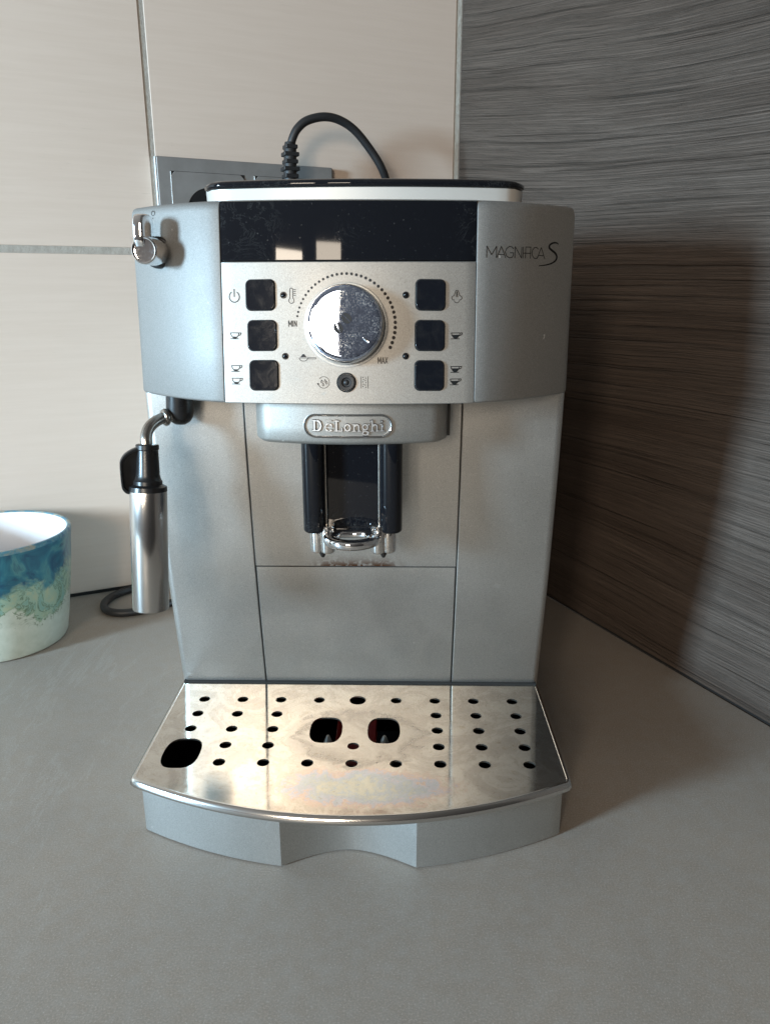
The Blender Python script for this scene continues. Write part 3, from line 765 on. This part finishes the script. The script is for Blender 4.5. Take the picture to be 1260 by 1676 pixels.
# brand badge: chrome outline + raised letters
badge = empty("brand_badge", (0, 0, 0), cm)
bz, bxc, bh, bw = .2229, -.0012, .0128, .0466
def stad(w_, h_, n=14):
    r_ = h_ / 2; P = []
    for cx_, a0 in ((w_ / 2 - r_, -90), (-w_ / 2 + r_, 90)):
        for k in range(n + 1): P.append((cx_ + r_ * math.cos(R(a0 + 180 * k / n)), r_ * math.sin(R(a0 + 180 * k / n))))
    return P
out = []
for (w_, h_, d) in ((bw, bh, 0), (bw - .0003, bh - .0003, .0007), (bw - .0013, bh - .0013, .0011), (bw - .0024, bh - .0024, .0008), (bw - .0028, bh - .0028, 0)):
    P = stad(w_, h_); Q = []
    for i in range(len(P)):   # densify straight runs so the ring follows the curve
        a, b = P[i], P[(i + 1) % len(P)]; m_ = 8 if abs(b[0] - a[0]) > .01 else 1
        for k in range(m_): Q.append((a[0] + (b[0] - a[0]) * k / m_, a[1] + (b[1] - a[1]) * k / m_))
    out.append([tuple(hs(bxc + x, bz + z, d)) for x, z in Q])
V, F = loft(out, cap=False); mesh("badge_outline", V, F, mat['chrome'], badge, ang=60)
# slab letters as raised strokes
def letter_strokes():
    """unit: cap height 1, each glyph a list of (polyline,width)"""
    t = .24; s = .14
    g = {}
    g['D'] = (1.0, [([(.20, 0), (.20, 1)], t), ([(0, .06), (.45, .06)], s), ([(0, .94), (.45, .94)], s), ([(.45, .94), (.66, .84), (.76, .5), (.66, .16), (.45, .06)], t)])
    g['e'] = (.86, [([(.70, .15), (.54, .04), (.34, .04), (.17, .18), (.13, .36), (.18, .58), (.36, .71), (.56, .68), (.69, .52), (.69, .38)], .12), ([(.18, .38), (.69, .38)], .085), ([(.18, .97), (.68, .97)], .085)])
    g['L'] = (.82, [([(.22, 0), (.22, 1)], t), ([(0, .94), (.46, .94)], s), ([(0, .06), (.70, .06)], s), ([(.70, .04), (.70, .32)], s)])
    g['o'] = (.72, [([(.34 + .24 * math.cos(R(a)), .35 + .29 * math.sin(R(a))) for a in range(0, 361, 30)], .19)])
    g['n'] = (.80, [([(.18, 0), (.18, .66)], .2), ([(0, .62), (.2, .62)], s), ([(0, .05), (.34, .05)], s), ([(.2, .48), (.36, .63), (.54, .58), (.58, .42), (.58, 0)], .19), ([(.46, .05), (.76, .05)], s)])
    g['g'] = (.74, [([(.32 + .22 * math.cos(R(a)), .40 + .24 * math.sin(R(a))) for a in range(0, 361, 30)], .17), ([(.54, .6), (.70, .64)], s), ([(.18, .2), (.14, .06), (.5, 0), (.62, -.14), (.44, -.30), (.16, -.26), (.08, -.10), (.2, .0)], .14)])
    g['h'] = (.80, [([(.18, 0), (.18, 1)], .2), ([(0, .94), (.2, .94)], s), ([(0, .05), (.34, .05)], s), ([(.2, .48), (.36, .63), (.54, .58), (.58, .42), (.58, 0)], .19), ([(.46, .05), (.76, .05)], s)])
    g['i'] = (.40, [([(.18, 0), (.18, .66)], .2), ([(0, .62), (.2, .62)], s), ([(0, .05), (.38, .05)], s), ([(.14, .90), (.24, .90)], .2)])
    return g
GS = letter_strokes(); cap = .0058; xs_ = bxc - .0184; total = sum(GS[c][0] for c in "DeLonghi"); sx_ = .0374 / total
for ch in "DeLonghi":
    adv_, strokes = GS[ch]; V, F = [], []; dz = 0; fm = []
    for L, wd in strokes:
        wd_ = wd * cap * 1.05
        for i in range(len(L) - 1):
            x0, z0 = xs_ + L[i][0] * sx_, bz - .0027 + L[i][1] * cap; x1, z1 = xs_ + L[i + 1][0] * sx_, bz - .0027 + L[i + 1][1] * cap
            d = math.hypot(x1 - x0, z1 - z0)
            if d < 1e-7: continue
            nx, nz = -(z1 - z0) / d * wd_ / 2, (x1 - x0) / d * wd_ / 2; ex, ez = (x1 - x0) / d * wd_ * .25, (z1 - z0) / d * wd_ * .25
            q = [(x0 + nx - ex, z0 + nz - ez), (x0 - nx - ex, z0 - nz - ez), (x1 - nx + ex, z1 - nz + ez), (x1 + nx + ex, z1 + nz + ez)]
            mx_, mz_ = (x0 + x1) / 2, (z0 + z1) / 2; o_ = len(V); dz += .000004
            for (kx, h_) in ((1.0, -.0002), (1.0, .00045 + dz), (.78, .00080 + dz)):
                for (px_, pz_) in q:
                    V.append(tuple(hs(mx_ + (px_ - mx_) * (1 if kx == 1 else 1) - (0 if kx == 1 else math.copysign(min(abs(px_ - mx_), .22 * wd_), px_ - mx_)), mz_ + (pz_ - mz_) - (0 if kx == 1 else math.copysign(min(abs(pz_ - mz_), .22 * wd_), pz_ - mz_)), h_)))
            for r0 in (0, 4):
                for i2 in range(4): j2 = (i2 + 1) % 4; F.append((o_ + r0 + i2, o_ + r0 + j2, o_ + r0 + 4 + j2, o_ + r0 + 4 + i2))
            F.append((o_ + 8, o_ + 9, o_ + 10, o_ + 11)); fm += [0] * 8 + [1]
    mesh("badge_letter", V, F, mat['letter_side'], badge, smooth=False, mats=[mat['softchrome']], fmat=fm)
    xs_ += adv_ * sx_

# --- coffee spout
sp = empty("coffee_spout", (0, .395, .18), cm)
def mw(name, VF, material, parent, **k):
    loc = parent.location; V = [(v[0] - loc[0], v[1] - loc[1], v[2] - loc[2]) for v in VF[0]]; return mesh(name, V, VF[1], material, parent, **k)
def colring(cx_, hw, z, yfr, depth, ins=0):
    pts = []
    for k in range(17):
        a = R(180 + 180 * k / 16); pts.append((cx_ + (hw - ins) * math.copysign(abs(math.cos(a)) ** .75, math.cos(a)), yfr + .0062 + (.0062 - ins) * math.sin(a), z))
    pts += [(cx_ + hw - ins, yfr + depth, z), (cx_ - hw + ins, yfr + depth, z)]
    return pts
for cx_ in (-.0208, .0212):
    mw("spout_column", loft([colring(cx_, .0062, .1625, .3895, .031, .0012), colring(cx_, .0062, .1632, .3895, .031, .0003), colring(cx_, .0062, .1640, .3895, .031), colring(cx_, .0062, .2135, .3895, .031)]), mat['gloss'], sp, ang=40)
mw("spout_panel", box(-.0152, .0152, .3990, .4205, .1588, .2130), mat['gloss'], sp, bevel=.0006)
for cx_ in (-.0168, .0170):
    for dx_, r_ in ((-.0028, .0042), (.0028, .0042)):
        mw("nozzle_lobe", lathe([(.0001, 0), (r_ - .0010, 0), (r_ - .0002, .0008), (r_, .0020), (r_, .0145), (r_ - .0003, .0160)], (cx_ + dx_, .3960 + (.001 if dx_ * cx_ > 0 else -.0005), .1500), (0, 0, 1), 28), mat['spotted'], sp)
    mw("nozzle_tip", lathe([(.0001, -.0028), (.0009, -.0024), (.0021, 0), (.0024, .0020)], (cx_, .3955, .1497), (0, 0, 1), 24), mat['dark'], sp)
for x_ in (-.0143, .0147):
    mw("column_highlight", tube([(x_, .3960, .1645), (x_, .3960, .19), (x_, .3960, .2130)], .00062, 12), mat['pipe'], sp)  # thin metal bead added to draw the highlight on each column's inner edge
# chrome guide ring
def dring(z, o_):
    pts = []
    for k in range(33):
        a = R(180 + 180 * k / 32); pts.append((o_ * math.cos(a), .3905 + o_ * 1.02 * math.sin(a), z))
    pts += [(o_ * .99, .3990, z), (-o_ * .99, .3990, z)]
    return pts
def iring(z, r_):
    pts = []
    n = 35
    for k in range(33):
        a = R(180 + 180 * k / 32); pts.append((r_ * math.cos(a), .3890 + r_ * .80 * math.sin(a), z))
    pts += [(r_ * .62, .3890 + r_ * .66, z), (-r_ * .62, .3890 + r_ * .66, z)]
    return pts
rg_ = [dring(.1585, .0146), dring(.1580, .0152), dring(.1585, .0157), dring(.1612, .0158), dring(.1622, .0154), dring(.1626, .0145), iring(.1624, .0106), iring(.1612, .0098), iring(.1592, .0095), iring(.1585, .0100)]
rg_.append(rg_[0])
mw("guide_ring", loft(rg_, cap=False), mat['chrome'], sp, ang=70)

# --- steam wand
wand = empty("steam_wand", (-.100, .400, .225), cm)
mw("wand_joint", lathe([(.0001, 0), (.0030, .0004), (.0055, .0020), (.0070, .0045), (.0075, .0075), (.0076, .022)], (-.0955, .4105, .2190), (.05, .05, 1), 32), mat['black'], wand)
mw("joint_ring", lathe([(.0034, 0), (.0042, .0003), (.0047, .0010), (.0048, .0018), (.0046, .0026), (.0040, .0033)], (-.1030, .4040, .2240), (.80, .60, .06), 32), mat['pipe'], wand)
pp = [(-.0960, .4090, .2245), (-.1005, .4055, .2242), (-.1045, .4010, .2232), (-.1074, .3965, .2207), (-.1088, .3935, .2170), (-.1088, .3915, .2120), (-.1078, .3902, .2000), (-.1080, .390, .19)]
mw("steam_pipe", tube(catmull(pp, 8), .0031, 24), mat['pipe'], wand)
axw = Vector((-.0022, -.0085, -.073)).normalized(); top_ = Vector((-.1078, .3900, .2122))
mw("frother_grip", lathe([(.0030, 0), (.0056, .0001), (.0060, .0006), (.0060, .0028), (.0056, .0033), (.0062, .0165), (.0068, .0190), (.0074, .0196), (.0075, .0215), (.0084, .0220), (.0097, .0226), (.0099, .0250), (.0092, .0256)], top_, axw, 48), mat['black'], wand)
mw("frother_sleeve", lathe([(.0080, .0245), (.0096, .0250), (.0097, .0256), (.0097, .0898), (.0095, .0904), (.0090, .0900), (.0088, .0870), (.0001, .0860)], top_, axw, 64), mat['sleeve'], wand)
# grip tab: a rounded paddle sticking out to the left with a raised rim
hx = Vector((-.93, -.35, 0)).normalized(); hn = Vector((.35, -.93, 0)).normalized(); hb = top_ + Vector((-.0010, -.0020, 0))
def tabpt(a, z, o_): return hb + hx * a + Vector((0, 0, -z)) + hn * o_
tab = [(0, .0012), (.005, .0014), (.0095, .0036), (.0120, .0062), (.0132, .0098), (.0134, .0205), (.0126, .0238), (.0105, .0256), (.0075, .0252), (.0035, .0232), (0, .0215)]
tc_ = catmull([(a, 0, z) for a, z in tab], 5); tabp = [(p.x, p.z) for p in tc_]
cxm, czm = .0055, .0130
def tring(s, o_): return [tuple(tabpt(cxm + (a - cxm) * s, czm + (z - czm) * s, o_)) for a, z in tabp]
mw("grip_tab", loft([tring(.97, -.0022), tring(1.0, -.0016), tring(1.0, .0016), tring(.97, .0022), tring(.88, .0022), tring(.85, .0010), tring(.80, .0008)]), mat['black'], wand, ang=50)

# --- steam knob on the left cover
sk = empty("steam_knob", (-.100, .400, .3095), cm)
an = Vector((-.10, -1, .02)).normalized(); kb2 = Vector((-.0990, .4080, .3090))
mw("knob_collar", lathe([(.0078, 0), (.0080, .0015), (.0078, .0028), (.0070, .0032)], kb2 + an * -.001, an, 40), mat['black'], sk)
mw("knob_barrel", lathe([(.0066, 0), (.0068, .0030), (.0068, .0168), (.0066, .0178), (.0060, .0183), (.0055, .0180), (.0054, .0172), (.0048, .0171), (.0002, .0171)], kb2, an, 56), mat['chrome'], sk, ang=28)
# lever: a fin rising from the barrel, rounded at the top
sxv = Vector((1, 0, 0)); sxv = (sxv - an * sxv.dot(an)).normalized(); upv = sxv.cross(an); upv = upv if upv.z > 0 else -upv
fin = [(.0045, .002), (.0045, .0135), (.0055, .0160), (.0080, .0173), (.0120, .0175), (.0160, .0168), (.0180, .0148), (.0186, .0110), (.0186, .0050), (.0175, .0018)]
fc = [(p.x, p.z) for p in catmull([(a, 0, b) for a, b in fin], 4)]
ca, cz2 = .0115, .009
def fring(xo, s): return [tuple(kb2 + an * (ca + (a - ca) * s) + upv * (cz2 + (b - cz2) * s) + sxv * (xo - .0022)) for a, b in fc]
mw("knob_lever", loft([fring(-.0027, .90), fring(-.0023, .97), fring(-.0015, 1.0), fring(.0015, 1.0), fring(.0023, .97), fring(.0027, .90)]), mat['chrome'], sk, ang=50)

# ------------------------------------------------------------------ drip tray
dt = empty("drip_tray", (0, .38, 0), cm)
def front_arc(x, yc=.3128, yside=.3425, hw=.1175):
    a = abs(x) / hw; return yc + (yside - yc) * (a ** 2.05)
def outline(hw=.1178, yc=.3128, ys=.3425, yb=.4462, rc=.006, ins=0.0):
    P = []
    hw -= ins; yc += ins; ys += ins
    n = 56
    xr = hw - rc * .45
    for k in range(n + 1):
        x = -xr + 2 * xr * k / n; P.append((x, front_arc(x, yc, ys, hw)))
    y0 = P[-1][1]
    right = [(hw - rc * .12, y0 + rc * .30), (hw, y0 + rc * .85), (hw + .0002, yb)]
    left = [(-x, y) for x, y in right][::-1]
    return P + right + left
# top plate with real holes, made from a filled curve
def curve_mesh(loops, depth):
    cu = bpy.data.curves.new("tmp", 'CURVE'); cu.dimensions = '2D'; cu.fill_mode = 'BOTH'; cu.extrude = depth
    for L in loops:
        s = cu.splines.new('POLY'); s.points.add(len(L) - 1)
        for p, (x, y) in zip(s.points, L): p.co = (x, y, 0, 1)
        s.use_cyclic_u = True
    o = bpy.data.objects.new("tmp", cu); sc.collection.objects.link(o)
    dg = bpy.context.evaluated_depsgraph_get(); me = bpy.data.meshes.new_from_object(o.evaluated_get(dg))
    bpy.data.objects.remove(o); bpy.data.curves.remove(cu); return me
def ell(cx_, cy_, r_, n=24, cut=None, rot=0, ry=None):
    P = []; ry = ry or r_
    for k in range(n):
        a = 2 * math.pi * k / n; x, y = r_ * math.cos(a), ry * math.sin(a)
        if cut: x = max(-cut, min(cut, x))
        P.append((cx_ + x * math.cos(rot) - y * math.sin(rot), cy_ + x * math.sin(rot) + y * math.cos(rot)))
    return P
def stadium_hole(cx_, cy_, hw, hh, rot=0):
    sg = lambda v_, e_: math.copysign(abs(v_) ** e_, v_)
    return [(cx_ + hw * sg(math.cos(2 * math.pi * k / 56), .62), cy_ + hh * sg(math.sin(2 * math.pi * k / 56), .80)) for k in range(56)]
TZ = .0402
loops = [outline(ins=.0012)]; holes = []
rows = (.4243, .4073, .3908, .3742, .3578)
for ri, y in enumerate(rows):
    for ci in range(-4, 5):
        x = ci * .0244
        if ri == 4 and ci == -4: continue
        if ri == 3 and ci in (-4, -2 + 1, 1): continue
        if ri in (1, 2) and abs(ci) <= 1: continue
        if ri == 3 and ci in (-1, 1): continue
        if ri == 0 and ci == 0: holes.append((x, y, .0052)); continue
        holes.append((x, y, .0034))
for x, y, r_ in holes: loops.append(ell(x, y, r_, 28))
big = [(-.0170, .3906, .0096, .0135, 0), (.0172, .3906, .0096, .0135, 0), (-.0962, .3662, .0104, .0142, 0)]
for b in big: loops.append(stadium_hole(*b))
me = curve_mesh(loops, .0005); me.name = "drip_grate"
me.materials.clear(); me.materials.append(mat['grate'])
gr = bpy.data.objects.new("drip_grate", me); link(gr, cm); gr.location = (0, 0, TZ - .0005)
me.shade_flat() if hasattr(me, 'shade_flat') else None
bv = gr.modifiers.new('bevel', 'BEVEL'); bv.width = .00025; bv.segments = 2; bv.limit_method = 'ANGLE'; bv.angle_limit = R(60); bv.harden_normals = True
# rolled lip: bead following front and sides
L0 = outline(ins=.0)
n_f = 57
def bead(section):
    """sweep a section (outward offset, z) along front+sides"""
    path = L0[:-3][:]  # front and right side
    path = L0[-3:] + L0[:-3]
    rings = []
    for i, (x, y) in enumerate(path):
        a = Vector(path[max(i - 1, 0)]); b = Vector(path[min(i + 1, len(path) - 1)]); t = (b - a).normalized(); nn = Vector((t.y, -t.x))
        k_ = 1.0
        rings.append([(x + nn.x * o_ * k_, y + nn.y * o_ * k_, z) for o_, z in section])
    return loft(rings)
sec = [(-.0030, .0399), (-.0022, .0404), (-.0012, .0403), (-.0006, .0398), (.0001, .0388), (.0006, .0375), (.0004, .0362), (-.0004, .0354), (-.0016, .0352), (-.0016, .0358), (-.0030, .0370)]
sec = [(a, b + .0) for a, b in sec]
mesh("grate_lip", *bead(sec), mat['chrome'] if False else mat['steel'], cm, ang=60)
# tray: outer wall with the finger notch, hollow
def tray_outline(ins=0.0):
    base_ = outline(ins=.0022 + ins, rc=.004); P = []
    for x, y in base_:
        P.append((x, y))
    # insert notch
    front = base_[:57]; rest = base_[57:]
    xn = .0353 - (ins * .6)
    lf = [p for p in front if p[0] < -xn]; rf = [p for p in front if p[0] > xn]
    yn = front_arc(xn, .3128 + .0022 + ins, .3425 + .0022 + ins, .1156)
    yn0 = yn
    notch = []
    for k in range(33):
        t = -1 + 2 * k / 32
        notch.append((xn * t, yn0 + .0128 * (1 - abs(t) ** 1.7) * (1 - .12 * t * t)))
    return lf + notch + rf + rest
to = tray_outline(); ti = tray_outline(.0022)
# shift the wall back so that its foot meets the worktop where the photograph shows it
def sh_(P, z, t=0): return [(x * (1 - .0), y + t, z) for x, y in P]
V, F = [], []
n = len(to); assert len(ti) == n, (len(ti), n)
FO = .0085
def wallring(P, z, extra=0.0):
    out = []
    for x, y in P:
        f_ = 1.0 if y < .40 else 0.0
        k_ = abs(x) / .1178
        out.append((x * (1 - .008 * (1 - z / .036)), y + extra * f_ * 1.0, z))
    return out
def foot(P, z):   # front recess so the wall sits behind the lip
    out = []
    for x, y in P:
        inside = abs(x) < .0352
        sh = .0 if y > .40 else .0070
        out.append((x, y + sh, z))
    return out
R1 = foot(to, .0008); R2 = foot(to, .0365); R3 = foot(ti, .0365); R4 = foot(ti, .004)
V, F = loft([R1, R2, R3, R4], cap=False)
F.append(tuple(range(n))[::-1])
F.append(tuple(3 * n + i for i in range(n)))
tb = mesh("tray_wall", V, F, mat['silver_smooth'], dt, ang=30, mats=[mat['dark']])
tb.location = (0, -.38, 0)
for p in tb.data.polygons:
    c = p.center; nrm = p.normal
    if all(tb.data.vertices[i].index >= 2 * n for i in p.vertices): p.material_index = 1
mw("tray_float", box(-.0125, .0125, .372, .432, .020, .0290), mat['red'], dt, bevel=.001)
for cx_ in (-.0168, .0174):
    mw("tray_peg", lathe([(.0052, 0), (.0050, .012), (.0034, .0190), (.0014, .0250), (.0008, .0260), (.0001, .0263)], (cx_, .3975, .006), (0, 0, 1), 24), mat['peg'], dt)
mesh("tray_gap_shade", *box(-.1165, .1165, .4452, .4490, .0403, .0412), mat['seam'], cm, smooth=False)  # black strip stands in for the shadow in the gap between tray and body
